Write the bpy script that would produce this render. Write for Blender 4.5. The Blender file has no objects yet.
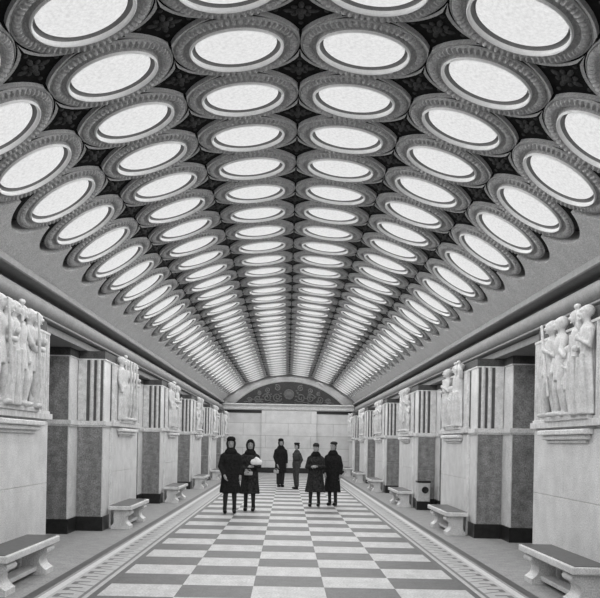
import bpy, bmesh, math, random
from mathutils import Vector, Matrix
PI = math.pi
sc = bpy.context.scene
COL = sc.collection
rnd = random.Random(7)

# ------------------------------------------------------------------ dimensions
CAMX, CAMH = -0.05, 1.60
F_PX = 890.0
S = 1.172                      # lamp pitch
R, VC = 5.10, 0.16             # vault radius, vault axis height
Y0, Y1 = -6.5, 47.45           # hall ends
PX, PL = 3.26, 3.25            # pylon face, pylon length
PZ0, PSTEP = 8.52, 7.03        # first pylon start, spacing
ORD = ['first','second','third','fourth','fifth','sixth','seventh','eighth','ninth','tenth','eleventh','twelfth',
 'thirteenth','fourteenth','fifteenth','sixteenth','seventeenth','eighteenth','nineteenth','twentieth']
def ordinal(n):                # n from 1
    if n <= 20: return ORD[n-1]
    t = {2:'twenty',3:'thirty',4:'forty'}[n//10]
    return t[:-1]+'ieth' if n % 10 == 0 else t+'-'+ORD[n % 10-1]

# ------------------------------------------------------------------ materials
def srgb(v):
    v /= 255.0
    return v/12.92 if v <= .04045 else ((v+.055)/1.055)**2.4
def mat(name, base, var=.18, scale=18., rough=.6, fine=.10, fscale=140., bump=0., spec=.3, stretch=None, veins=0.):
    m = bpy.data.materials.new(name); m.use_nodes = True
    nt = m.node_tree; N = nt.nodes; Lk = nt.links
    b = N['Principled BSDF']; b.inputs['Roughness'].default_value = rough
    b.inputs['Specular IOR Level'].default_value = spec
    tc = N.new('ShaderNodeTexCoord')
    mp = N.new('ShaderNodeMapping'); Lk.new(tc.outputs['Object'], mp.inputs['Vector'])
    if stretch: mp.inputs['Scale'].default_value = stretch
    n1 = N.new('ShaderNodeTexNoise'); n1.inputs['Scale'].default_value = scale; n1.inputs['Detail'].default_value = 5
    n2 = N.new('ShaderNodeTexNoise'); n2.inputs['Scale'].default_value = fscale; n2.inputs['Detail'].default_value = 2
    Lk.new(mp.outputs['Vector'], n1.inputs['Vector']); Lk.new(mp.outputs['Vector'], n2.inputs['Vector'])
    def rng(src, a):
        r = N.new('ShaderNodeMapRange'); Lk.new(src, r.inputs['Value'])
        r.inputs['From Min'].default_value = .3; r.inputs['From Max'].default_value = .7
        r.inputs['To Min'].default_value = 1-a; r.inputs['To Max'].default_value = 1+a; return r.outputs[0]
    mu = N.new('ShaderNodeMath'); mu.operation = 'MULTIPLY'
    Lk.new(rng(n1.outputs[0], var), mu.inputs[0]); Lk.new(rng(n2.outputs[0], fine), mu.inputs[1])
    m2 = N.new('ShaderNodeMath'); m2.operation = 'MULTIPLY'; Lk.new(mu.outputs[0], m2.inputs[0]); m2.inputs[1].default_value = base
    out = m2.outputs[0]
    if veins:
        w = N.new('ShaderNodeTexWave'); w.inputs['Scale'].default_value = 1.3; w.inputs['Distortion'].default_value = 9; w.inputs['Detail'].default_value = 4
        Lk.new(mp.outputs['Vector'], w.inputs['Vector'])
        r = N.new('ShaderNodeMapRange'); Lk.new(w.outputs[1], r.inputs['Value'])
        r.inputs['To Min'].default_value = 1-veins; r.inputs['To Max'].default_value = 1
        m3 = N.new('ShaderNodeMath'); m3.operation = 'MULTIPLY'; Lk.new(out, m3.inputs[0]); Lk.new(r.outputs[0], m3.inputs[1]); out = m3.outputs[0]
    Lk.new(out, b.inputs['Base Color'])
    if bump:
        bp = N.new('ShaderNodeBump'); bp.inputs['Strength'].default_value = bump; bp.inputs['Distance'].default_value = .01
        Lk.new(n2.outputs[0], bp.inputs['Height']); Lk.new(bp.outputs[0], b.inputs['Normal'])
    return m
M = {}
M['marble']   = mat('pale_marble', .70, .08, 6, .5, .22, 60, veins=.10)
M['panel']    = mat('dark_veined_marble', .235, .26, 9, .45, .40, 55, veins=.15)
M['plinth']   = mat('black_polished_stone', .022, .3, 10, .3, .2, 80)
M['relief']   = mat('carved_pale_stone', .58, .16, 10, .6, .14, 60)
M['relback']  = mat('carved_backing_shade', .34, .2, 10, .7, .2, 60)  # same stone, coloured darker for the shade behind the carved figures
M['groove']   = mat('groove_shade_stone', .10, .2, 10, .7, .2, 80)  # backing between flutes coloured dark for the shade in the grooves
M['plaster']  = mat('grey_plaster', .46, .08, 5, .8, .26, 50)
M['cornice']  = mat('cornice_plaster', .21, .10, 7, .7, .18, 60)
M['vault']    = mat('dark_vault_ground', .045, .2, 8, .9, .2, 60)
M['ring']     = mat('ribbed_ring_plaster', .37, .12, 14, .75, .24, 60)
M['rim']      = mat('white_rim_enamel', .80, .05, 10, .5, .05, 60)
M['rosette']  = mat('dark_rosette_metal', .010, .3, 20, .8, .3, 60, spec=.05)
M['flower']   = mat('rosette_relief_metal', .05, .3, 20, .8, .3, 60, spec=.05)
M['tile_l']   = mat('pale_floor_tile', .54, .12, 5, .6, .26, 40, veins=.08)
M['tile_d']   = mat('dark_floor_tile', .115, .16, 7, .6, .26, 40)
M['aisle']    = mat('grey_asphalt_floor', .33, .12, 6, .8, .26, 45)
M['band']     = mat('border_band_stone', .48, .10, 8, .5, .14, 50)
M['bline']    = mat('border_dark_stone', .09, .2, 10, .5, .2, 60)
M['blight']   = mat('border_white_stone', .66, .08, 10, .5, .1, 60)
M['bmotif']   = mat('border_motif_stone', .17, .2, 10, .5, .2, 60)
M['benchtop'] = mat('dark_bench_board', .08, .25, 16, .45, .25, 70)
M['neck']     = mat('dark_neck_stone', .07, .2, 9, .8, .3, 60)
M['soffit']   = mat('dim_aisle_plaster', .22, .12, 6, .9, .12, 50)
M['lunette']  = mat('dark_lunette_bronze', .018, .3, 12, .6, .3, 50)
M['scroll']   = mat('lunette_scroll_bronze', .08, .3, 12, .6, .3, 50)
M['coat']     = mat('dark_wool_cloth', .017, .4, 26, .9, .4, 90, bump=.5, spec=.1)
M['coat2']    = mat('charcoal_wool_cloth', .030, .6, 22, .9, .4, 90, bump=.5, spec=.1)
M['tunic']    = mat('grey_uniform_cloth', .055, .3, 20, .9, .3, 90, spec=.1)
M['fur']      = mat('dark_fur_cloth', .016, .5, 40, .95, .5, 120, bump=.8, spec=.05)
M['stocking'] = mat('dark_stocking', .022, .1, 20, .7, .1, 90)
M['shoe']     = mat('black_leather', .012, .2, 20, .4, .1, 90)
M['hair']     = mat('dark_hair', .012, .4, 60, .6, .4, 200)
M['skin']     = mat('skin', .30, .05, 14, .55, .05, 120)
M['eye']      = mat('dark_eye', .02, .1, 20, .3, .1, 50)
M['lip']      = mat('lip', .16, .1, 20, .5, .1, 50)
M['white']    = mat('white_wrapping_cloth', .85, .06, 14, .8, .06, 60)
M['bag']      = mat('pale_leather', .38, .15, 20, .5, .1, 80)
M['darkmetal']= mat('black_metal', .015, .2, 20, .4, .1, 80)
M['binbody']  = mat('pale_bin_enamel', .55, .1, 10, .5, .1, 60)
def block_wall(name, base, bw, bh, u):
    m = mat(name, base, .09, 3, .55, .12, 40)
    nt = m.node_tree; N = nt.nodes; Lk = nt.links
    b = N['Principled BSDF']; src = b.inputs['Base Color'].links[0].from_socket
    tc = N.new('ShaderNodeTexCoord'); sp = N.new('ShaderNodeSeparateXYZ'); cb = N.new('ShaderNodeCombineXYZ')
    Lk.new(tc.outputs['Object'], sp.inputs[0]); Lk.new(sp.outputs[u], cb.inputs[0]); Lk.new(sp.outputs[2], cb.inputs[1])
    br = N.new('ShaderNodeTexBrick'); br.offset = .5
    Lk.new(cb.outputs[0], br.inputs['Vector']); br.inputs['Scale'].default_value = 1
    br.inputs['Brick Width'].default_value = bw; br.inputs['Row Height'].default_value = bh
    br.inputs['Mortar Size'].default_value = .012; br.inputs['Mortar Smooth'].default_value = .1
    br.inputs['Color1'].default_value = (1,1,1,1); br.inputs['Color2'].default_value = (.90,.90,.90,1); br.inputs['Mortar'].default_value = (.6,.6,.6,1)
    mx = N.new('ShaderNodeMix'); mx.data_type = 'RGBA'; mx.blend_type = 'MULTIPLY'; mx.inputs[0].default_value = 1
    Lk.new(src, mx.inputs[6]); Lk.new(br.outputs[0], mx.inputs[7]); Lk.new(mx.outputs[2], b.inputs['Base Color'])
    return m
M['endwall'] = block_wall('end_wall_blocks', .60, 2.4, .66, 0)
M['sidewall'] = block_wall('aisle_wall_blocks', .30, .6, .3, 1)
def glow(name, strength):
    m = bpy.data.materials.new(name); m.use_nodes = True
    nt = m.node_tree; N = nt.nodes; Lk = nt.links; b = N['Principled BSDF']
    b.inputs['Base Color'].default_value = (.02,.02,.02,1); b.inputs['Roughness'].default_value = .6
    b.inputs['Emission Color'].default_value = (1,1,1,1)
    tc = N.new('ShaderNodeTexCoord'); n = N.new('ShaderNodeTexNoise'); n.inputs['Scale'].default_value = 30; n.inputs['Detail'].default_value = 6; n.inputs['Roughness'].default_value = .8
    r = N.new('ShaderNodeMapRange'); Lk.new(tc.outputs['Object'], n.inputs['Vector']); Lk.new(n.outputs[0], r.inputs['Value'])
    r.inputs['From Min'].default_value = .3; r.inputs['From Max'].default_value = .7
    r.inputs['To Min'].default_value = strength*.80; r.inputs['To Max'].default_value = strength*1.20
    Lk.new(r.outputs[0], b.inputs['Emission Strength'])
    return m
M['glass'] = glow('milk_glass_glow', .75)

# ------------------------------------------------------------------ mesh builder
class MB:
    def __init__(s): s.v = []; s.f = []; s.m = []; s.mi = 0
    def add(s, vs, fs):
        o = len(s.v); s.v += [tuple(p) for p in vs]
        for f in fs: s.f.append(tuple(i+o for i in f)); s.m.append(s.mi)
        return s
    def box(s, x0, x1, y0, y1, z0, z1):
        vs = [(x,y,z) for z in (z0,z1) for y in (y0,y1) for x in (x0,x1)]
        return s.add(vs, [(0,2,3,1),(4,5,7,6),(0,1,5,4),(2,6,7,3),(0,4,6,2),(1,3,7,5)])
    def bbox(s, x0, x1, y0, y1, z0, z1, b=.01):
        x0,x1 = min(x0,x1),max(x0,x1); y0,y1 = min(y0,y1),max(y0,y1)
        bm = bmesh.new(); bmesh.ops.create_cube(bm, size=1)
        for v in bm.verts: v.co = (x0+(v.co.x+.5)*(x1-x0), y0+(v.co.y+.5)*(y1-y0), z0+(v.co.z+.5)*(z1-z0))
        bmesh.ops.bevel(bm, geom=bm.edges[:], offset=b, segments=2, affect='EDGES', profile=.5)
        bm.verts.ensure_lookup_table(); bm.verts.index_update()
        s.add([v.co[:] for v in bm.verts], [[v.index for v in f.verts] for f in bm.faces]); bm.free(); return s
    def prism(s, poly, axis, a, b):           # poly of 2D points, extruded along axis from a to b
        def P(p, t): return {'x':(t,p[0],p[1]), 'y':(p[0],t,p[1]), 'z':(p[0],p[1],t)}[axis]
        n = len(poly); vs = [P(p,a) for p in poly]+[P(p,b) for p in poly]
        fs = [tuple(range(n)), tuple(range(2*n-1,n-1,-1))]+[(i,(i+1)%n,n+(i+1)%n,n+i) for i in range(n)]
        return s.add(vs, fs)
    def lathe(s, prof, n=48, mod=None, c=(0,0,0), closed=False):
        vs = []; k = len(prof)
        for i in range(n):
            a = 2*PI*i/n
            for j,(r,z) in enumerate(prof):
                if mod: r, z = mod(i, j, r, z)
                vs.append((c[0]+r*math.cos(a), c[1]+r*math.sin(a), c[2]+z))
        fs = []
        for i in range(n):
            for j in range(k if closed else k-1):
                j2 = (j+1)%k
                fs.append((i*k+j, ((i+1)%n)*k+j, ((i+1)%n)*k+j2, i*k+j2))
        return s.add(vs, fs)
    def rings(s, rings):
        n = len(rings[0]); vs = [p for r in rings for p in r]; fs = []
        for k in range(len(rings)-1):
            for i in range(n): fs.append((k*n+i, k*n+(i+1)%n, (k+1)*n+(i+1)%n, (k+1)*n+i))
        fs.append(tuple(range(n-1,-1,-1))); fs.append(tuple((len(rings)-1)*n+i for i in range(n)))
        return s.add(vs, fs)
    def loft(s, secs, n=24, fold=0, k=9):      # secs: (x,y,z,rx,ry[,foldamp])
        out = []
        for q in secs:
            x,y,z,rx,ry = q[:5]; fa = q[5] if len(q) > 5 else 0
            out.append([(x+rx*(1+fa*math.cos(k*t))*math.cos(t), y+ry*(1+fa*math.cos(k*t))*math.sin(t), z) for t in [2*PI*i/n for i in range(n)]])
        return s.rings(out)
    def tube(s, pts, rad, n=10):
        pts = [Vector(p) for p in pts]; out = []
        if not isinstance(rad, (list,tuple)): rad = [rad]*len(pts)
        ref = None
        for i,p in enumerate(pts):
            d = (pts[min(i+1,len(pts)-1)]-pts[max(i-1,0)]).normalized()
            if ref is None: ref = Vector((1,0,0)) if abs(d.x) < .8 else Vector((0,1,0))
            u = (ref-d*ref.dot(d)).normalized(); w = d.cross(u); ref = u
            out.append([tuple(p+(u*math.cos(t)+w*math.sin(t))*rad[i]) for t in [2*PI*j/n for j in range(n)]])
        return s.rings(out)
    def ball(s, c, rx, ry=None, rz=None, n=14):
        ry = ry or rx; rz = rz or rx
        out = []
        for k in range(1, n//2+1):
            a = PI*k/(n//2+1)
            out.append([(c[0]+rx*math.sin(a)*math.cos(t), c[1]+ry*math.sin(a)*math.sin(t), c[2]-rz*math.cos(a)) for t in [2*PI*j/n for j in range(n)]])
        return s.rings(out)
    def mesh(s, name, mats, smooth=False, recalc=True):
        me = bpy.data.meshes.new(name); me.from_pydata(s.v, [], s.f)
        for m in (mats if isinstance(mats, list) else [mats]): me.materials.append(m)
        me.polygons.foreach_set('material_index', s.m)
        if recalc:
            bm = bmesh.new(); bm.from_mesh(me); bmesh.ops.recalc_face_normals(bm, faces=bm.faces[:]); bm.to_mesh(me); bm.free()
        if smooth:
            me.polygons.foreach_set('use_smooth', [True]*len(me.polygons))
            me.set_sharp_from_angle(angle=math.radians(smooth if smooth is not True else 40))
        me.update(); return me
    def build(s, name, mats, parent=None, smooth=False, **k):
        return link(name, s.mesh(name, mats, smooth, **k), parent)
def link(name, data, parent=None, loc=None):
    o = bpy.data.objects.new(name, data); COL.objects.link(o)
    if parent: o.parent = parent
    if loc: o.location = loc
    return o
def tag(o, label, cat, group=None):
    o['label'] = label; o['category'] = cat
    if group: o['group'] = group
    return o
def thing(name, label, cat, loc=(0,0,0), group=None):
    o = bpy.data.objects.new(name, None); o.empty_display_size = .1; COL.objects.link(o); o.location = loc
    return tag(o, label, cat, group)
def struct(o): o['kind'] = 'structure'; return o
def fuse(mb, vox, it=4, mats=None, extra=None, name='body'):
    """one continuous surface from overlapping closed pieces"""
    me = mb.mesh('tmp', M['skin']); t = bpy.data.objects.new('tmp', me); COL.objects.link(t)
    r = t.modifiers.new('r','REMESH'); r.mode = 'VOXEL'; r.voxel_size = vox
    q = t.modifiers.new('s','SMOOTH'); q.iterations = it; q.factor = .5
    dg = bpy.context.evaluated_depsgraph_get(); dg.update()
    out = bpy.data.meshes.new_from_object(t.evaluated_get(dg)); out.name = name
    bpy.data.objects.remove(t); bpy.data.meshes.remove(me)
    out.materials.clear()
    for m in (mats or []): out.materials.append(m)
    if extra:                                   # pieces with a colour of their own stay in the same mesh
        bm = bmesh.new(); bm.from_mesh(out); vs = [bm.verts.new(p) for p in extra.v]
        for f,i in zip(extra.f, extra.m):
            fc = bm.faces.new([vs[j] for j in f]); fc.material_index = i
        bm.to_mesh(out); bm.free()
    out.polygons.foreach_set('use_smooth', [True]*len(out.polygons)); out.update()
    return out

# ------------------------------------------------------------------ camera
cam = bpy.data.cameras.new('camera'); co = bpy.data.objects.new('camera', cam); COL.objects.link(co)
cam.sensor_width = 36; cam.lens = 36*F_PX/600; cam.sensor_fit = 'HORIZONTAL'
cam.shift_x = 13/600; cam.shift_y = 144/600; cam.clip_end = 200
ROLL = math.radians(1.1)
co.matrix_world = Matrix.Translation((CAMX,0,CAMH)) @ Matrix.Rotation(PI/2,4,'X') @ Matrix.Rotation(ROLL,4,'Z')
sc.camera = co
def proj(x, y, h):
    if y < .5: return None
    u = (x-CAMX)/y*F_PX; v = (h-CAMH)/y*F_PX
    return 287+u*math.cos(ROLL)+v*math.sin(ROLL), 443-(v*math.cos(ROLL)-u*math.sin(ROLL))
def in_frame(x, y, h, r=.37):
    p = proj(x, y, h)
    if not p: return False
    rp = r*F_PX/y
    return -rp*.8 < p[0] < 600+rp*.8 and -rp*.3 < p[1] < 598

# ------------------------------------------------------------------ floor
f = MB(); TP = .788; HX = TP*2.5; RY0 = 9.12
k0 = math.floor((Y0-RY0)/TP); k1 = math.ceil((Y1-RY0)/TP)
def quad(x0, x1, y0, y1, z=0): f.add([(x0,y0,z),(x1,y0,z),(x1,y1,z),(x0,y1,z)], [(0,1,2,3)])
for k in range(k0, k1):
    ya, yb = max(Y0, RY0+k*TP), min(Y1, RY0+(k+1)*TP)
    for i in range(5):
        f.mi = 1 if (i+k) % 2 else 0
        quad(-HX+i*TP, -HX+(i+1)*TP, ya, yb)
for sg in (-1,1):
    for a,b,mi in ((HX,2.04,3),(2.04,2.44,2),(2.44,2.52,4),(2.52,2.56,5),(2.56,2.67,3),(2.67,7.2,5)):
        f.mi = mi; quad(min(sg*a,sg*b), max(sg*a,sg*b), Y0, Y1)
    f.mi = 6; y = Y0+.2                          # running hooked motif inlaid in the band
    while y < Y1-.5:
        for zi, poly in enumerate((((2.09,0),(2.15,0),(2.40,.16),(2.34,.16)), ((2.34,.10),(2.40,.10),(2.40,.30),(2.34,.30)), ((2.22,.25),(2.36,.25),(2.36,.31),(2.22,.31)), ((2.09,.0),(2.13,.0),(2.13,.40),(2.09,.40)))):
            f.add([(sg*px, y+py, .0008+.0004*zi) for px,py in poly], [(0,1,2,3) if sg > 0 else (3,2,1,0)])
        y += .40
struct(f.build('floor', [M['tile_l'],M['tile_d'],M['band'],M['bline'],M['blight'],M['aisle'],M['bmotif']], recalc=False))

# ------------------------------------------------------------------ vault, margins, cornices, aisles
AM = math.asin(3.57/R)
v = MB(); RB = R+.20; n = 40; poly = []
aa = [(-1+2*i/n)*(AM+.03) for i in range(n+1)]
poly = [(RB*math.sin(a), VC+RB*math.cos(a)) for a in aa]+[((RB+.15)*math.sin(a), VC+(RB+.15)*math.cos(a)) for a in reversed(aa)]
vs = [(p[0],yy,p[1]) for yy in (Y0,Y1+.1) for p in poly]; m_ = len(poly)
fs = [(i,(i+1)%m_,m_+(i+1)%m_,m_+i) for i in range(m_)]
struct(v.add(vs,fs).build('ceiling', M['vault'], smooth=True))
LZ = [8.17+S*k for k in range(-12, 34)]         # lamp positions along the hall
for sg, nm in ((-1,'trim_1'),(1,'trim_2')):      # smooth plaster margin with a scalloped edge
    mb = MB(); vc = 2.5*S; rs = .575*S; us_ = -.05; ve = R*AM
    def P(u, w, rr): a = sg*w/R; return (rr*math.sin(a), u, VC+rr*math.cos(a))
    ns = 32
    for zc in [LZ[0]-S]+LZ+[LZ[-1]+S]:
        us = [zc-.5*S+S*i/ns for i in range(ns+1)]
        cl = [min(max(u,Y0),Y1) for u in us]
        ed = [vc+math.sqrt(max(rs*rs-((u-zc+S/2-us_)%S-S/2)**2,0)) for u in us]
        for i in range(ns):
            if cl[i+1]-cl[i] < 1e-5: continue
            lay = []
            for rr in (R-.015, R+.19):
                lay.append([[P(cl[i],e0+(ve+.02-e0)*q/4,rr) for q in range(5)] for i,e0 in ((i,ed[i]),(i+1,ed[i+1]))])
            a,b = lay[0]
            for q in range(4): mb.add([a[q],a[q+1],b[q+1],b[q]], [(0,1,2,3)])
            mb.add([lay[0][0][0],lay[0][1][0],lay[1][1][0],lay[1][0][0]], [(0,1,2,3)])
    bmm = mb.mesh(nm, M['plaster'])
    bm = bmesh.new(); bm.from_mesh(bmm); bmesh.ops.remove_doubles(bm, verts=bm.verts[:], dist=1e-4); bmesh.ops.recalc_face_normals(bm, faces=bm.faces[:]); bm.to_mesh(bmm); bm.free()
    struct(link(nm, bmm))
tor = [(3.66-.175*math.sin(PI*i/16), 3.46+.145*math.cos(PI*i/16)) for i in range(17)]
prof = [(4.1,3.86),(3.60,3.86),(3.53,3.815),(3.43,3.785),(3.41,3.77),(3.41,3.695),(3.425,3.68),(3.53,3.675),(3.70,3.69),(3.70,3.625)]+tor+[(3.64,3.31),(3.64,3.298),(3.47,3.305),(3.45,3.295),(3.45,3.275),(3.46,3.265),(3.62,3.26),(3.62,3.25),(3.54,3.245),(3.54,3.14),(4.1,3.14)]
for sg, nm in ((-1,'trim_3'),(1,'trim_4')):
    struct(MB().prism([(sg*a,b) for a,b in prof], 'y', Y0, Y1).build(nm, M['cornice'], smooth=30))
for sg, nm in ((-1,'left'),(1,'right')):
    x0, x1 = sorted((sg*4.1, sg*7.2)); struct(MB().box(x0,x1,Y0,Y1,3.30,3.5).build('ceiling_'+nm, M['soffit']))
    x0, x1 = sorted((sg*7.2, sg*7.4)); struct(MB().box(x0,x1,Y0,Y1,0,3.4).build('wall_'+nm, M['sidewall']))
struct(MB().box(-7.4,7.4,Y0-.2,Y0,0,5.6).build('wall_front', M['sidewall']))
struct(MB().box(-7.4,7.4,Y1,Y1+.2,0,5.6).build('wall_back', M['endwall']))
struct(MB().box(-3.4,-1.42,Y1-.04,Y1,3.17,3.32).build('cornice_shade_left', M['plinth'])); struct(MB().box(1.50,3.4,Y1-.04,Y1,3.17,3.32).build('cornice_shade_right', M['plinth']))  # added dark strips stand in for the shadow under the end-wall cornice
struct(MB().box(-1.42,1.50,Y1-.17,Y1,.28,3.32).build('trim_6', M['endwall']))
struct(MB().box(-4.0,4.0,Y1-.05,Y1,0,.27).box(-1.44,1.52,Y1-.19,Y1-.05,0,.28).build('baseboard_back', M['plinth']))
ec = [(0,3.66),(-.26,3.66),(-.28,3.62),(-.24,3.56),(-.20,3.52),(-.20,3.44),(-.22,3.42),(-.22,3.36),(-.17,3.32),(0,3.32)]
struct(MB().prism([(Y1+a,b) for a,b in ec], 'x', -3.5, 3.5).build('trim_5', M['plaster'], smooth=20))

# lunette over the end wall
lu = thing('lunette', 'dark arched lunette with scrollwork and pale arch moulding above the end wall', 'lunette', (0,Y1-.025,3.66))
HW, RI = 2.84, 1.20; RL = (HW*HW+RI*RI)/(2*RI); al = math.asin(HW/RL)
arc = lambda rr: [(rr*math.sin(-al+2*al*i/48), RI-RL+rr*math.cos(-al+2*al*i/48)) for i in range(49)]
MB().prism(arc(RL), 'y', -.06, 0).build('lunette_panel', M['lunette'], lu)
vo = [(R*math.sin(t), VC+R*math.cos(t)) for t in [-AM+2*AM*i/48 for i in range(49)]]
ai = [(x,z+3.66) for x,z in [((RL+.09)*math.sin(-al*1.03+2*al*1.03*i/48), RI-RL+(RL+.09)*math.cos(-al*1.03+2*al*1.03*i/48)) for i in range(49)]]
sp = MB()
for i in range(48):
    for yy in (Y1-.05,): sp.add([(ai[i][0],yy,ai[i][1]),(ai[i+1][0],yy,ai[i+1][1]),(vo[i+1][0],yy,vo[i+1][1]),(vo[i][0],yy,vo[i][1])],[(0,1,2,3)])
    sp.add([(ai[i][0],Y1-.05,ai[i][1]),(ai[i+1][0],Y1-.05,ai[i+1][1]),(ai[i+1][0],Y1,ai[i+1][1]),(ai[i][0],Y1,ai[i][1])],[(0,1,2,3)])
struct(sp.build('trim_7', M['soffit']))
mb = MB()
pr = [(0,-.02),(.0,-.07),(.03,-.09),(.07,-.09),(.10,-.07),(.10,-.02)]
vs = []; fs = []
for i in range(49):
    t = -al*1.03+2*al*1.03*i/48
    for (dr,yy) in pr: vs.append(((RL+dr)*math.sin(t), yy, RI-RL+(RL+dr)*math.cos(t)))
for i in range(48):
    for j in range(6): fs.append((i*6+j,i*6+(j+1)%6,(i+1)*6+(j+1)%6,(i+1)*6+j))
mb.add(vs,fs).build('arch_moulding', M['cornice'], lu, smooth=True)
mb = MB()
def spiral(cx, cz, r, sgn, turns=1.6, ph=0):
    return [(cx+sgn*r*(1-i/30)*math.cos(ph+turns*2*PI*i/26), -.08, cz+r*(1-i/30)*math.sin(ph+turns*2*PI*i/26)) for i in range(27)]
for sgn in (-1,1):
    for cx,cz,r,ph in ((.62,.36,.26,3.4),(1.16,.32,.24,.2),(1.66,.26,.20,3.4),(2.08,.19,.14,.2),(.62,.86,.17,1),(1.12,.74,.15,4),(1.58,.56,.12,1)):
        mb.tube(spiral(sgn*cx, cz, r, sgn, ph=ph), [.032]*20+[.03]*7, 6)
    mb.tube([(sgn*x,-.08,.06+.05*math.sin(x*9)) for x in [.3+.1*i for i in range(22)]], .022, 6)
    for i in range(34):
        t = rnd.uniform(.35,2.3); mb.ball((sgn*t,-.07,rnd.uniform(.1,max(.15,.95-t*.35))), .06,.03,.035, 8)
mb.build('scrollwork', M['scroll'], lu, smooth=True)
mb = MB(); mb.lathe([(.0001,.05),(.10,.05),(.14,.02),(.20,.02),(.23,.05),(.26,.05),(.28,.02),(.28,-.03)], 28)
md = mb.mesh('medallion', M['scroll'], True); md.transform(Matrix.Translation((0,-.06,.52)) @ Matrix.Rotation(PI/2,4,'X')); link('medallion', md, lu)

# ------------------------------------------------------------------ ceiling lights
def ribs(i, j, r, z):
    if 4 <= j <= 8 and (i//2) % 2: z += (.012,.024,.028,.024,.012)[j-4]
    return r, z
ring_me = MB().lathe([(.585,.19),(.585,-.004),(.581,-.020),(.573,-.024),(.566,-.016),(.556,-.036),(.536,-.046),(.514,-.046),(.494,-.034),(.484,-.010),(.476,.004),(.462,.010),(.448,.004),(.440,-.012),(.436,-.030),(.434,.19)], 240, ribs)
ring_me.m = [1 if i % 15 == 0 else 0 for i in range(len(ring_me.f))]  # outer skirt takes the dark colour, painting shade into the scalloped slot
ring_me = ring_me.mesh('frame', [M['ring'], M['vault']])
rim_me = MB().lathe([(.434,.19),(.435,-.034),(.430,-.048),(.423,-.052),(.416,-.047),(.410,-.036),(.407,-.018),(.412,-.008)], 64).mesh('rim', M['rim'], True)
M['chan'] = mat('grey_channel_enamel', .16, .1, 20, .6, .1, 80)
chan_me = MB().lathe([(.411,-.010),(.404,.045),(.374,.045),(.372,.03)], 64).mesh('channel', M['chan'], True)
dom = [(.0001,-.046)]+[(.376*math.sin(q), .016-.062*math.cos(q)) for q in [PI/2*i/10 for i in range(1,11)]]+[(.370,.10)]
dif_me = MB().lathe(dom, 48).mesh('diffuser', M['glass'], True)
bulb = bpy.data.lights.new('bulb','SPOT'); bulb.energy = 16; bulb.spot_size = math.radians(168); bulb.spot_blend = .12; bulb.shadow_soft_size = 0; bulb.color = (1,1,1)
ROWS = ['outermost left row','middle left row','row just left of the ridge','row just right of the ridge','middle right row','outermost right row']
first = True
proto = None
for q in range(6):
    a = (q-2.5)*S/R; x = R*math.sin(a); h = VC+R*math.cos(a)
    seen = 0; back = [z for z in LZ if not in_frame(x, z, h)]
    for z in LZ:
        if z in back:
            lab = f'round ceiling light, {ordinal(len(back)-back.index(z))} behind the picture edge, {ROWS[q]}'
        else:
            seen += 1; lab = f'{ordinal(seen)} round ceiling light from the front, {ROWS[q]}'
        if proto is None:
            proto = thing('ceiling_light', lab, 'ceiling light', group='round ceiling lights in the vault')
            kids = [link('frame', ring_me, proto), link('rim', rim_me, proto), link('diffuser', dif_me, proto), link('bulb', bulb, proto), link('channel', chan_me, proto)]
            kids[1]['label'] = 'white moulded rim'; kids[2]['label'] = 'glowing milk glass bowl'
            kids[3].location = (0,0,-.050)
            o = proto
        else:
            o = proto.copy(); COL.objects.link(o); o['label'] = lab
            for c in kids:
                d = c.copy(); d.parent = o; COL.objects.link(d)
        o.location = (x, z, h); o.rotation_euler = (0, a, 0)

# ------------------------------------------------------------------ diamond rosettes between the lights
pl = MB(); ar = []
rr = .592; c = S/2
for qd in range(4):
    cx, cy = ((c,c),(-c,c),(-c,-c),(c,-c))[qd]
    st = (PI*1.5, 0, PI*.5, PI)[qd]            # arc of each neighbouring ring that faces the diamond
    for i in range(2, 11): t = st-(PI/2)*i/12; ar.append((cx+rr*math.cos(t), cy+rr*math.sin(t)))
ang = sorted(ar, key=lambda p: math.atan2(p[1],p[0]))
pl.prism(ang, 'z', .03, .06)
ros_me = pl.mesh('panel', M['rosette'])
fr = MB()
for qd in range(4):
    cx, cy = ((c,c),(-c,c),(-c,-c),(c,-c))[qd]; st = (PI*1.5, 0, PI*.5, PI)[qd]
    P1 = lambda i, r: (cx+r*math.cos(st-(PI/2)*i/12), cy+r*math.sin(st-(PI/2)*i/12))
    o_ = [P1(i,.590) for i in range(0,13)]; n_ = [P1(min(max(i,3),9),.590+.03) for i in range(0,13)]
    for i in range(12):
        a,b,d,e_ = o_[i],o_[i+1],n_[i+1],n_[i]
        fr.add([(*a,-.004),(*b,-.004),(*d,-.008),(*e_,-.008)],[(0,1,2,3)])
        fr.add([(*e_,-.008),(*d,-.008),(*d,.05),(*e_,.05)],[(0,1,2,3)])
    nq = ((-c,c),(-c,-c),(c,-c),(c,c))[qd]
frame_me = fr.mesh('frame', M['ring'])
fl = MB()
for k in range(4):
    t = k*PI/2
    fl.ball((.10*math.cos(t),.10*math.sin(t),.03), .06 if k%2==0 else .028, .028 if k%2==0 else .06, .02, 8)
    t += PI/4; fl.ball((.085*math.cos(t),.085*math.sin(t),.03), .03,.03,.02, 8)
    fl.ball((.22*math.cos(k*PI/2),.22*math.sin(k*PI/2),.03), .025,.025,.016, 8)
fl.ball((0,0,.025), .05,.05,.03, 10)
flo_me = fl.mesh('flower', M['flower'], True)
GAPS = ['outer left gap between rows','inner left gap between rows','ridge line','inner right gap between rows','outer right gap between rows']
proto = None
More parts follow.
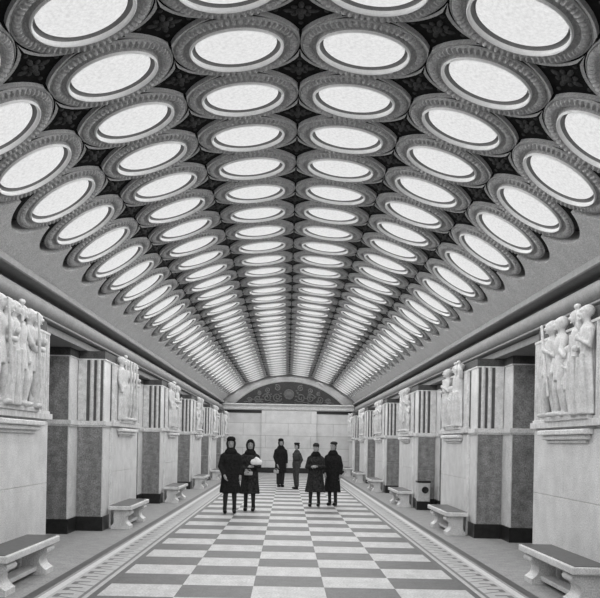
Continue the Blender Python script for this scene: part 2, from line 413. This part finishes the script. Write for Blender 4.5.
for q in range(5):
    a = (q-2)*S/R; x = R*math.sin(a); h = VC+R*math.cos(a); seen = 0
    for z in LZ:
        z -= S/2
        if not in_frame(x, z, h, .3): continue
        seen += 1; lab = f'{ordinal(seen)} dark diamond rosette from the front along the {GAPS[q]}'
        if proto is None:
            proto = thing('rosette', lab, 'rosette', group='dark diamond rosettes between the ceiling lights')
            kids = [link('panel', ros_me, proto), link('flower', flo_me, proto), link('frame', frame_me, proto)]; o = proto
        else:
            o = proto.copy(); COL.objects.link(o); o['label'] = lab
            for cc in kids: d = cc.copy(); d.parent = o; COL.objects.link(d)
        o.location = (x, z, h); o.rotation_euler = (0, a, 0)

# ------------------------------------------------------------------ carved figures
def carved(kind, sd):
    r = random.Random(sd); m = MB(); k = 12
    if kind == 'child': hh = .80
    else: hh = 1.16
    s = hh/1.7
    sw = r.uniform(-.05,.05)
    if kind in ('robe','raise'):
        m.loft([(0,0,0,.24,.16,.07),(0,0,.3,.22,.15,.09),(sw*.5,0,.7,.19,.14,.08),(sw,0,1.0,.15,.12,.04),(sw,0,1.2,.19,.13),(sw,0,1.36,.20,.12),(sw,0,1.43,.09,.08)], 36, k=8)
        m.tube([(.14,-.06,.02),(.13,-.12,.5),(.06,-.14,.95)], [.07,.05,.04]); m.tube([(-.10,-.08,.02),(-.14,-.13,.4),(-.08,-.14,.9)], [.06,.05,.04])
    else:
        for e in (-1,1):
            st = .13 if kind == 'stride' else .05
            m.tube([(e*.09+sw,0,.92),(e*.12+e*st*.5,-.06,.48),(e*.13+e*st,-.0,.06)], [.12,.085,.06], 12)
            m.ball((e*.13+e*st,-.08,.04), .06,.13,.05)
        m.loft([(sw,0,.62,.20,.14,.06),(sw,0,.9,.19,.14,.05),(sw,0,1.05,.155,.12),(sw,0,1.22,.20,.14),(sw,0,1.36,.21,.12),(sw,0,1.43,.09,.08)], 30, k=7)
    m.tube([(sw,0,1.38),(sw,-.03,1.52)], .065)
    m.ball((sw+r.uniform(-.02,.02),-.05,1.59), .09,.11,.125, 16); m.ball((sw,-.165,1.57), .020,.032,.036,8); m.ball((sw,-.13,1.635), .07,.035,.018,8); m.ball((sw,-.15,1.50), .03,.02,.014,8); m.ball((sw,.0,1.64), .105,.115,.10)
    for e in (-1,1):
        sh = (sw+e*.21,-.02,1.33)
        if kind == 'raise' and e > 0: p = [sh,(sw+.30,-.07,1.52),(sw+.20,-.08,1.70)]
        elif kind == 'reach' and e > 0: p = [sh,(sw+.32,-.12,1.10),(sw+.52,-.14,1.0)]
        elif kind == 'robe' or e > 0: p = [sh,(sw+e*.27,-.06,1.06),(sw+e*.06,-.2,1.12+.08*e)]
        else: p = [sh,(sw+e*.28,-.03,1.05),(sw+e*.25,-.10,.78)]
        m.tube(p, [.075,.062,.045], 10); m.ball(p[-1], .05,.05,.06, 10)
    if kind == 'stride': m.tube([(sw+.26,-.16,.35),(sw+.02,-.2,1.25),(sw-.10,-.2,1.65)], .028)
    if kind == 'raise': m.tube([(sw+.20,-.10,1.4),(sw+.2,-.10,1.76)], .03); m.ball((sw+.2,-.1,1.74), .09,.06,.05)
    m.v = [(p[0]*s, p[1]*s*.95, p[2]*s) for p in m.v]
    return fuse(m, .010, 2, [M['relief']], name='carved_figure')
CARV = {k: carved(k, i) for i,k in enumerate(['robe','raise','stride','reach','child'])}
CARV['robe2'] = carved('robe', 31); CARV['stride2'] = carved('stride', 44)

# ------------------------------------------------------------------ pylons
def T(o=0.): # outline (outward dx, y) of the stepped pylon
    return [(0-o,0-o),(0-o,PL+o),(.46-o,PL+o),(.46-o,PL+.6+o),(1.9,PL+.6+o),(1.9,-.6-o),(.46-o,-.6-o),(.46-o,0-o)]
def pylon_meshes(sg):
    me = {}
    X = lambda pts: [(sg*a,b) for a,b in pts]
    def B(m, x0,x1,y0,y1,z0,z1,b=None):
        x0,x1 = sorted((sg*x0,sg*x1))
        return m.bbox(x0,x1,y0,y1,z0,z1,b) if b else m.box(x0,x1,y0,y1,z0,z1)
    me['shaft'] = MB().prism(X(T()), 'z', 0, 3.14).prism(X([(.9,-.6),(.9,PL+.6),(1.9,PL+.6),(1.9,-.6)]), 'z', 3.14, 3.28).mesh('shaft', M['marble'])
    me['plinth'] = MB().prism(X(T(.015)), 'z', 0, .25).mesh('plinth', M['plinth'])
    me['string_course'] = MB().prism(X(T(.045)), 'z', 1.845, 1.92).prism(X(T(.025)), 'z', 1.815, 1.845).mesh('string_course', M['marble'])
    me['capital'] = MB().prism(X(T(.018)), 'z', 2.985, 3.005).mesh('capital', M['marble'])
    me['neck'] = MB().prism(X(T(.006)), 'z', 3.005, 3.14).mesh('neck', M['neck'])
    for nm,(xa,xb,ya,yb) in {'side_panel':(.02,.45,-.014,0),'side_panel.a':(.475,1.88,-.614,-.6),'side_panel.b':(.02,.45,PL,PL+.014),'side_panel.c':(.475,1.88,PL+.6,PL+.614)}.items():
        m = MB(); B(m,xa,xb,ya,yb,.25,1.012); B(m,xa,xb,ya,yb,1.02,1.82)
        me[nm] = m.mesh('side_panel', M['panel'])
    for nm,ya,d in (('fluted_panel',0,-1),('fluted_panel.a',PL,1)):
        m = MB(); m.mi = 1; B(m,.02,.45,*sorted((ya,ya+d*.008)),1.92,2.99); m.mi = 0
        B(m,.305,.45,*sorted((ya,ya+d*.045)),1.92,2.99,.008)
        for i in range(2):
            cx = .10+i*.115; rr = .035
            ps = [(cx-rr*math.cos(PI*j/8), ya+d*(.008+rr*1.1*math.sin(PI*j/8))) for j in range(9)]
            m.prism(X(ps), 'z', 1.92, 2.99)
        me[nm] = m.mesh('fluted_panel', [M['relief'], M['groove']])
    for nm,ya,d in (('upper_panel',-.6,-1),('upper_panel.a',PL+.6,1)):
        m = MB(); B(m,.475,1.88,*sorted((ya,ya+d*.012)),1.92,2.99); me[nm] = m.mesh('upper_panel', M['panel'])
    m = MB(); ys = (.55, 1.95, PL-.03); hs = (0, 1.015, 1.815)        # pale blocks of the hall face
    for i in range(2):
        for j in range(2): B(m,-.05,.0,ys[i]+.002,ys[i+1]-.002,hs[j]+.002,hs[j+1]-.002,.004)
    me['front_slab'] = m.mesh('front_slab', M['marble'])
    m = MB(); B(m,-.16,-.05,.95,2.72,1.755,1.815,.012); B(m,-.12,-.05,1.02,2.65,1.70,1.755,.012); B(m,-.08,-.05,1.1,2.57,1.66,1.70,.01)
    me['bracket'] = m.mesh('bracket', M['marble'])
    m = MB(); m.mi = 1; B(m,-.045,0,.95,PL-.74,1.92,2.985)
    m.mi = 2; B(m,-.02,0,.55,PL-.02,1.92,2.985); m.mi = 0
    B(m,-.13,-.03,.93,PL-.72,1.92,1.975,.008); B(m,-.11,-.045,.55,PL-.02,1.845,1.921,.006); B(m,-.075,0,.55,PL-.02,1.915,1.955,.006); B(m,-.065,0,.55,PL-.02,2.955,2.985,.005)
    for y in [.60+.09*i for i in range(4)]+[PL-.06-.09*i for i in range(8)]:
        ps = [(-.02-.045*math.sin(PI*j/6), y-.031*math.cos(PI*j/6)) for j in range(7)]
        m.prism(X(ps), 'z', 1.95, 2.97)
    me['relief_panel'] = m.mesh('relief_panel', [M['relief'], M['relback'], M['groove']])
    return me
PM = {sg: pylon_meshes(sg) for sg in (-1,1)}
POSN = ['nearest','second','third','fourth','fifth','sixth']
RELIEF = {(-1,0):[('stride',.98),('robe',1.26),('raise',1.55),('reach',1.80),('stride2',2.16),('robe2',2.42)],
          (1,0):[('robe2',1.05),('raise',1.36),('child',1.68),('reach',1.95),('stride',2.36)]}
POOL = list(CARV)
for sg, side in ((-1,'left'),(1,'right')):
    for k in range(6):
        y0 = PZ0+PSTEP*k
        if k == 5: y0 = Y1-.07-PL-.62
        end = ', next to the end wall' if k == 5 else ''
        t = thing('pylon', f'{POSN[k]} carved marble pylon on the {side} side of the hall{end}', 'pylon', (sg*PX, y0, 0), 'marble pylons along the hall')
        for nm, me in PM[sg].items(): 
            o = link(nm.split('.')[0], me, t)
            if nm.startswith('side') or nm.startswith('upper'): o['label'] = 'dark veined marble panel'
            if nm == 'neck': o['label'] = 'dark band under the soffit'
            if nm == 'plinth': o['label'] = 'black polished plinth'
            if nm == 'relief_panel': rp = o; o['label'] = 'carved high relief with figures'
        row = RELIEF.get((sg,k))
        if not row:
            r = random.Random(k*2+sg); row = [(r.choice(POOL), 1.06+i*.33+r.uniform(-.04,.04)) for i in range(5)]
        for nm, yy in row:
            o = link('carved_figure', CARV[nm], rp, (sg*(-.085), yy, 1.972))
            o.rotation_euler = (0,0,-sg*PI/2)

# ------------------------------------------------------------------ benches
def bench_meshes(sg):
    me = {}; b0, b1 = .30, 2.50
    def B(m, x0,x1,*a, b=.012):
        x0,x1 = sorted((sg*x0,sg*x1)); return m.bbox(x0,x1,*a,b)
    me['seat'] = B(MB(),0,.405,0,2.05,.345,.42,b=.012).mesh('seat', M['marble'])
    me['seat_top'] = B(MB(),.035,.395,.035,2.015,.415,.428,b=.004).mesh('seat_top', M['benchtop'])
    pr = [(.05,.345)]
    pr += [(.085-.055*math.sin(PI*i/8), .285+.045*math.cos(PI*i/8)) for i in range(9)]
    pr += [(.12,.21),(.13,.16),(.11,.11),(.07,.075),(.045,.06),(.045,0),(.38,0),(.38,.06),(.355,.075),(.33,.11),(.33,.345)]
    for i,ya in enumerate((.10,1.60)):
        me['leg'+('' if i == 0 else '.a')] = MB().prism([(sg*a,b) for a,b in pr], 'y', ya, ya+.33).mesh('leg', M['marble'], smooth=35)
    me['stretcher'] = B(MB(),.15,.31,.40,1.63,.05,.10,b=.006).mesh('stretcher', M['marble'])
    return me
for sg, side in ((-1,'left'),(1,'right')):
    bm_ = bench_meshes(sg)
    for k in range(6):
        y0 = PZ0+PSTEP*k+.30
        if k == 5: y0 = Y1-.02-PL-.62+.5
        t = thing('bench', f'stone bench with dark top and scrolled legs against the {POSN[k]} pylon on the {side}', 'bench', (sg*2.80, y0, 0), 'stone benches along the pylons')
        for nm, me in bm_.items():
            o = link(nm.split('.')[0], me, t)
            if nm == 'seat_top': o['label'] = 'dark seat board'

# ------------------------------------------------------------------ litter bin
t = thing('litter_bin', 'pale litter bin with round opening and dark base beside the third pylon on the right', 'bin', (3.37, 22.22, 0))
MB().bbox(-.17,.17,-.15,.15,0,.21,.012).build('base', M['darkmetal'], t)
MB().bbox(-.155,.155,-.14,.14,.21,.68,.02).build('body', M['binbody'], t)
MB().bbox(-.17,.17,-.155,.155,.68,.72,.01).build('top', M['darkmetal'], t)
m = MB().lathe([(.0001,.02),(.058,.02),(.075,.03),(.085,.02),(.085,0)], 24); me = m.mesh('opening', M['darkmetal'], True)
me.transform(Matrix.Translation((.03,-.135,.50)) @ Matrix.Rotation(PI/2,4,'X')); link('opening', me, t)

# ------------------------------------------------------------------ people
def hand(m, w, d, up, palmn, s=1., curl=.6):
    """palm with four unequal fingers and a thumb; w wrist, d direction of hand, palmn palm normal"""
    w = Vector(w); d = Vector(d).normalized(); n = Vector(palmn); n = (n-d*n.dot(d)).normalized(); sd = d.cross(n)
    m.tube([w, w+d*.04*s, w+d*.085*s], [.026*s,.034*s,.032*s], 10)
    for i,(o,l) in enumerate(((-.027,.070),(-.009,.080),(.009,.075),(.026,.058))):
        b = w+d*.08*s+sd*o*s; p1 = b+d*l*.45*s; p2 = p1+(d*math.cos(curl)+n*math.sin(curl))*l*.35*s; p3 = p2+(d*math.cos(curl*1.9)+n*math.sin(curl*1.9))*l*.28*s
        m.tube([b-d*.02*s,b,p1,p2,p3], [.010*s,.0095*s,.009*s,.008*s,.006*s], 8)
    b = w+d*.03*s-sd*.026*s
    m.tube([b,b+d*.03*s-sd*.025*s+n*.01*s,b+d*.06*s-sd*.03*s+n*.02*s], [.012*s,.011*s,.007*s], 8)
def person(label, x, y, rot, H=1.66, arms=None, legs=None, hem=.44, flare=.27, hat='cap', coat='coat', belt=False, trousers=False, turn=0., collar=True, slim=.93, group='people standing in the hall'):
    """local frame: front is -Y, +X is the person's left; every figure gets its own pose"""
    t = thing('person', label, 'person', (x,y,0), group); t.rotation_euler = (0,0,rot)
    k = H/1.68
    legs = legs or ((-.09,0,0),(.09,0,0))          # foot offsets: x, y, lift of the knee
    arms = arms or (((-.27,.02,1.08),(-.26,-.06,.84)),((.27,.02,1.08),(.26,-.06,.84)))
    m = MB()
    for (fx,fy,kb),e in zip(legs,(-1,1)):
        m.tube([(e*.085,0,.88),(e*.088+(fx-e*.09)*.5,-.02+fy*.45-kb,.48),(fx,fy+.03,.09)], [.07,.040,.022], 14)
        m.tube([(fx,fy+.02,.36),(fx,fy+.03,.28)], [.028,.028], 10)
        m.ball((fx,fy-.05,.045), .042,.115,.042, 12)
    m.loft([(0,0,.80,.16,.115),(0,0,.92,.165,.12),(0,0,1.05,.135,.10),(0,-.005,1.2,.16,.115),(0,0,1.30,.165,.10),(0,.01,1.39,.08,.07)], 20)
    m.tube([(0,.01,1.36),(0,-.005,1.48)], .052, 12)
    hm = MB()                                       # head built facing -Y, turned on the neck
    hm.loft([(0,-.035,1.452,.028,.03),(0,-.02,1.47,.055,.068),(0,-.005,1.52,.068,.088),(0,.0,1.575,.073,.095),(0,.005,1.63,.068,.088),(0,.01,1.665,.04,.052)], 20)
    hm.tube([(0,-.088,1.575),(0,-.112,1.535),(0,-.095,1.525)], [.008,.015,.01], 8)
    for e in (-1,1): hm.ball((e*.073,.005,1.55), .012,.025,.034, 8)
    rt = Matrix.Rotation(turn,4,'Z')
    m.add([rt @ Vector(p) for p in hm.v], hm.f)
    for (el,wr),e in zip(arms,(-1,1)):
        m.tube([(e*.17,0,1.29),el,wr], [.056,.044,.03], 12)
        d = Vector(wr)-Vector(el); hand(m, wr, d, None, (-e,-.3,0) if abs(d.z) > abs(d.x) else (0,.8,-.6))
    ex = MB()
    for e in (-1,1):
        ex.mi = 1; ex.add([rt @ Vector(p) for p in MB().ball((e*.030,-.086,1.572), .011,.008,.006, 8).v], MB().ball((0,0,0),1,n=8).f)
        ex.add([rt @ Vector(p) for p in MB().ball((e*.030,-.090,1.592), .018,.006,.004, 8).v], MB().ball((0,0,0),1,n=8).f)
    ex.mi = 2; ex.add([rt @ Vector(p) for p in MB().ball((0,-.086,1.502), .022,.010,.006, 8).v], MB().ball((0,0,0),1,n=8).f)
    def sc_(mm): mm.v = [(p[0]*k*slim, p[1]*k*slim, p[2]*k) for p in mm.v]; return mm
    link('body', fuse(sc_(m), .0075, 3, [M['skin'],M['eye'],M['lip']], sc_(ex), 'body'), t)
    # legwear and shoes
    lg = MB()
    for (fx,fy,kb),e in zip(legs,(-1,1)):
        if trousers: lg.tube([(e*.085,0,.95),(e*.09+(fx-e*.09)*.5,-.02+fy*.45-kb,.5),(fx,fy+.03,.10)], [.115,.085,.075], 16)
        else: lg.tube([(e*.085,0,.86),(e*.088+(fx-e*.09)*.5,-.02+fy*.45-kb,.48),(fx,fy+.03,.09)], [.096,.063,.041], 14); lg.tube([(fx,fy+.018,.40),(fx,fy+.026,.24)], [.053,.048], 12)
    link('trousers' if trousers else 'stockings', fuse(sc_(lg), .01, 2, [M['tunic' if trousers == 1 else 'stocking']], name='legwear'), t)
    for (fx,fy,kb),e in zip(legs,(-1,1)):
        s = MB(); s.ball((fx,fy-.055,.046), .05,.128,.046, 14); s.tube([(fx,fy+.03,.03),(fx,fy+.03,.16)], [.05,.05], 12); s.box(fx-.032,fx+.032,fy+.005,fy+.07,0,.05)
        if trousers == 2: s.tube([(fx,fy+.03,.1),(fx*.98,fy+.02,.40)], [.055,.07], 12)
        link('shoe', fuse(sc_(s), .008, 3, [M['shoe']], name='shoe'), t)
    # coat: skirt, body and sleeves as one garment
    c = MB()
    c.loft([(0,0,hem,flare,flare*.74,.07),(0,0,hem+.05,flare*.985,flare*.72,.07),(0,0,(hem+.95)/2,.5*(flare+.19),.5*(flare*.74+.15),.05),(0,0,.95,.205,.155,.02),(0,0,1.06,.175 if belt else .195,.135 if belt else .15),(0,-.01,1.2,.195,.155),(0,0,1.29,.190,.135),(0,.01,1.36,.145,.11),(0,.005,1.43,.08,.08)], 40, k=8)
    for (el,wr),e in zip(arms,(-1,1)):
        e0 = Vector(el); w0 = Vector(wr); end = e0+(w0-e0)*.93
        c.tube([(e*.10,.0,1.33),(e*.175,.0,1.275),e0,end], [.06,.078,.066,.056], 14)
    link('coat' if not belt else 'tunic', fuse(sc_(c), .011, 2, [M[coat]], name='coat'), t)
    if collar:
        q = MB(); q.loft([(0,.0,1.33,.15,.125),(0,-.005,1.39,.145,.125),(0,0,1.44,.105,.10),(0,.01,1.47,.085,.085)], 24)
        link('collar', fuse(sc_(q), .009, 2, [M['fur']], name='collar'), t)
    if belt:
        q = MB(); q.loft([(0,-.003,1.03,.185,.146),(0,-.003,1.08,.187,.147)], 28); link('belt', sc_(q).mesh('belt', M['shoe'], True), t)
    # hair, hat
    hr = MB(); hr.ball((0,.03,1.585), .082,.088,.095, 16); hr.ball((0,.05,1.53), .074,.062,.07, 12)
    if hat in ('shawl','fur'):
        for e in (-1,1): hr.tube([(e*.068,-.02,1.64),(e*.086,-.01,1.56),(e*.07,-.01,1.46)], [.03,.036,.03], 10)
    hr.v = [tuple(rt @ Vector(p)) for p in hr.v]
    link('hair', fuse(sc_(hr), .008, 3, [M['hair']], name='hair'), t)
    h = MB()
    if hat == 'cap': h.ball((0,.012,1.635), .094,.112,.072, 16); h.loft([(0,.005,1.60,.090,.106),(0,.005,1.635,.094,.112)], 24)
    elif hat == 'fur': h.ball((0,.012,1.65), .108,.122,.07, 16)
    elif hat == 'shawl':
        h.ball((0,.018,1.625), .092,.105,.08, 16); h.ball((0,.06,1.54), .085,.07,.09, 12)
    elif hat == 'beret': h.ball((.012,.018,1.65), .104,.118,.055, 16)
    elif hat == 'peaked':
        h.loft([(0,.0,1.61,.083,.10),(0,.0,1.645,.085,.103),(0,-.005,1.675,.118,.125),(0,0,1.695,.115,.12),(0,0,1.705,.07,.07)], 24)
        h.loft([(0,-.09,1.605,.07,.05),(0,-.09,1.615,.07,.05)], 16)
    h.v = [tuple(rt @ Vector(p)) for p in h.v]
    link('headscarf' if hat == 'shawl' else 'hat', fuse(sc_(h), .008, 3, [M['fur' if hat in ('fur','shawl') else 'hair']], name='hat'), t)
    return t
def handbag(label, loc, rot, w, h, matn, par=None):
    b = thing('handbag', label, 'handbag', loc); b.rotation_euler = (0,0,rot)
    MB().bbox(-w/2,w/2,-.045,.045,0,h,.02).build('bag_body', M[matn], b, smooth=True)
    MB().tube([(-w*.32,0,h-.01),(-w*.25,0,h+.04),(w*.25,0,h+.04),(w*.32,0,h-.01)], .006, 8).build('bag_handle', M[matn], b, smooth=True)
    MB().bbox(-.02,.02,-.052,-.04,h*.7,h*.85,.004).build('clasp', M['darkmetal'], b)
    return b

person('person in long bulky dark coat and dark hat, leftmost of the group, arm hanging beside', -1.30, 19.9, .12, 1.69,
       arms=(((-.245,-.04,1.05),(-.15,-.21,.84)),((.235,.02,1.06),(.225,-.08,.84))), legs=((-.12,-.03,0),(.11,.03,0)), hem=.46, flare=.24, hat='fur', coat='coat', turn=-.1)
person('person in dark coat and headscarf holding a white bundle, second from left', -.90, 20.75, -.08, 1.655,
       arms=(((-.24,-.06,1.06),(-.07,-.23,.96)),((.24,-.07,1.06),(.10,-.25,1.06))), legs=((-.10,0,0),(.10,-.03,0)), hem=.41, flare=.245, hat='shawl', coat='coat2', turn=.1)
person('person in dark hat and coat with small bag, far back near the end wall', -.27, 32.3, .35, 1.73,
       arms=(((-.24,.0,1.06),(-.17,-.12,.78)),((.24,.04,1.06),(.24,.0,.82))), legs=((-.06,.0,0),(.07,-.03,0)), hem=.50, flare=.235, hat='fur', coat='coat', trousers=2)
person('person in peaked cap, belted tunic and trousers standing far back near the end wall', .30, 31.1, -.95, 1.60,
       arms=(((-.24,.09,1.07),(-.12,.13,.92)),((.24,.08,1.07),(.15,.02,.90))), legs=((-.09,.03,0),(.09,-.05,0)), hem=.80, flare=.20, hat='peaked', coat='tunic', belt=True, trousers=1, turn=-.3, collar=False, slim=.9)
person('person in flared dark coat with hands clasped in front, left of the right pair', .69, 22.65, -.20, 1.60,
       arms=(((-.24,-.06,1.05),(-.06,-.24,1.06)),((.24,-.05,1.05),(.07,-.25,1.07))), legs=((-.13,-.08,.02),(.09,.06,0)), hem=.38, flare=.285, hat='cap', coat='coat2', turn=-.15)
person('person in long dark coat turned to a companion, rightmost of the group', 1.15, 23.10, -.42, 1.645,
       arms=(((-.235,-.04,1.05),(-.16,-.18,.84)),((.235,.04,1.05),(.23,-.0,.81))), legs=((-.07,-.04,0),(.08,.03,0)), hem=.36, flare=.24, hat='beret', coat='coat', turn=-.2)
# things carried
b = thing('bundle', 'white cloth bundle held against the chest of the person in a headscarf', 'bundle', (-.745, 20.44, 1.095))
m = MB(); m.ball((0,0,.07), .17,.11,.095, 16); m.ball((-.10,.0,.06), .10,.09,.085, 12); m.ball((.12,.01,.06), .09,.09,.08, 12); m.ball((.02,-.02,.12), .11,.08,.07, 12)
m.v = [(p[0]*.68,p[1]*.7,p[2]*.85) for p in m.v]
link('cloth', fuse(m, .010, 4, [M['white']], name='cloth'), b)
m = MB(); m.tube([(0,-.082,.02),(.01,-.09,.07),(.0,-.056,.149)], [.012,.014,.012], 8); m.ball((.0,-.04,.155), .035,.03,.02, 8); m.build('knot', M['white'], b, smooth=True)
handbag('pale handbag held at the waist of the person in a headscarf', (-.92, 20.39, .845), -.08, .19, .085, 'bag')
handbag('small pale bag carried by the hatted person far back near the end wall', (-.42, 32.0, .50), .35, .18, .13, 'bag')

# ------------------------------------------------------------------ world, view
w = bpy.data.worlds.new('world'); sc.world = w; w.use_nodes = True
w.node_tree.nodes['Background'].inputs[0].default_value = (.5,.5,.5,1); w.node_tree.nodes['Background'].inputs[1].default_value = .02
sc.view_settings.view_transform = 'Standard'; sc.view_settings.look = 'None'
sc.view_settings.exposure = 0; sc.view_settings.gamma = 1; sc.view_settings.use_curve_mapping = False
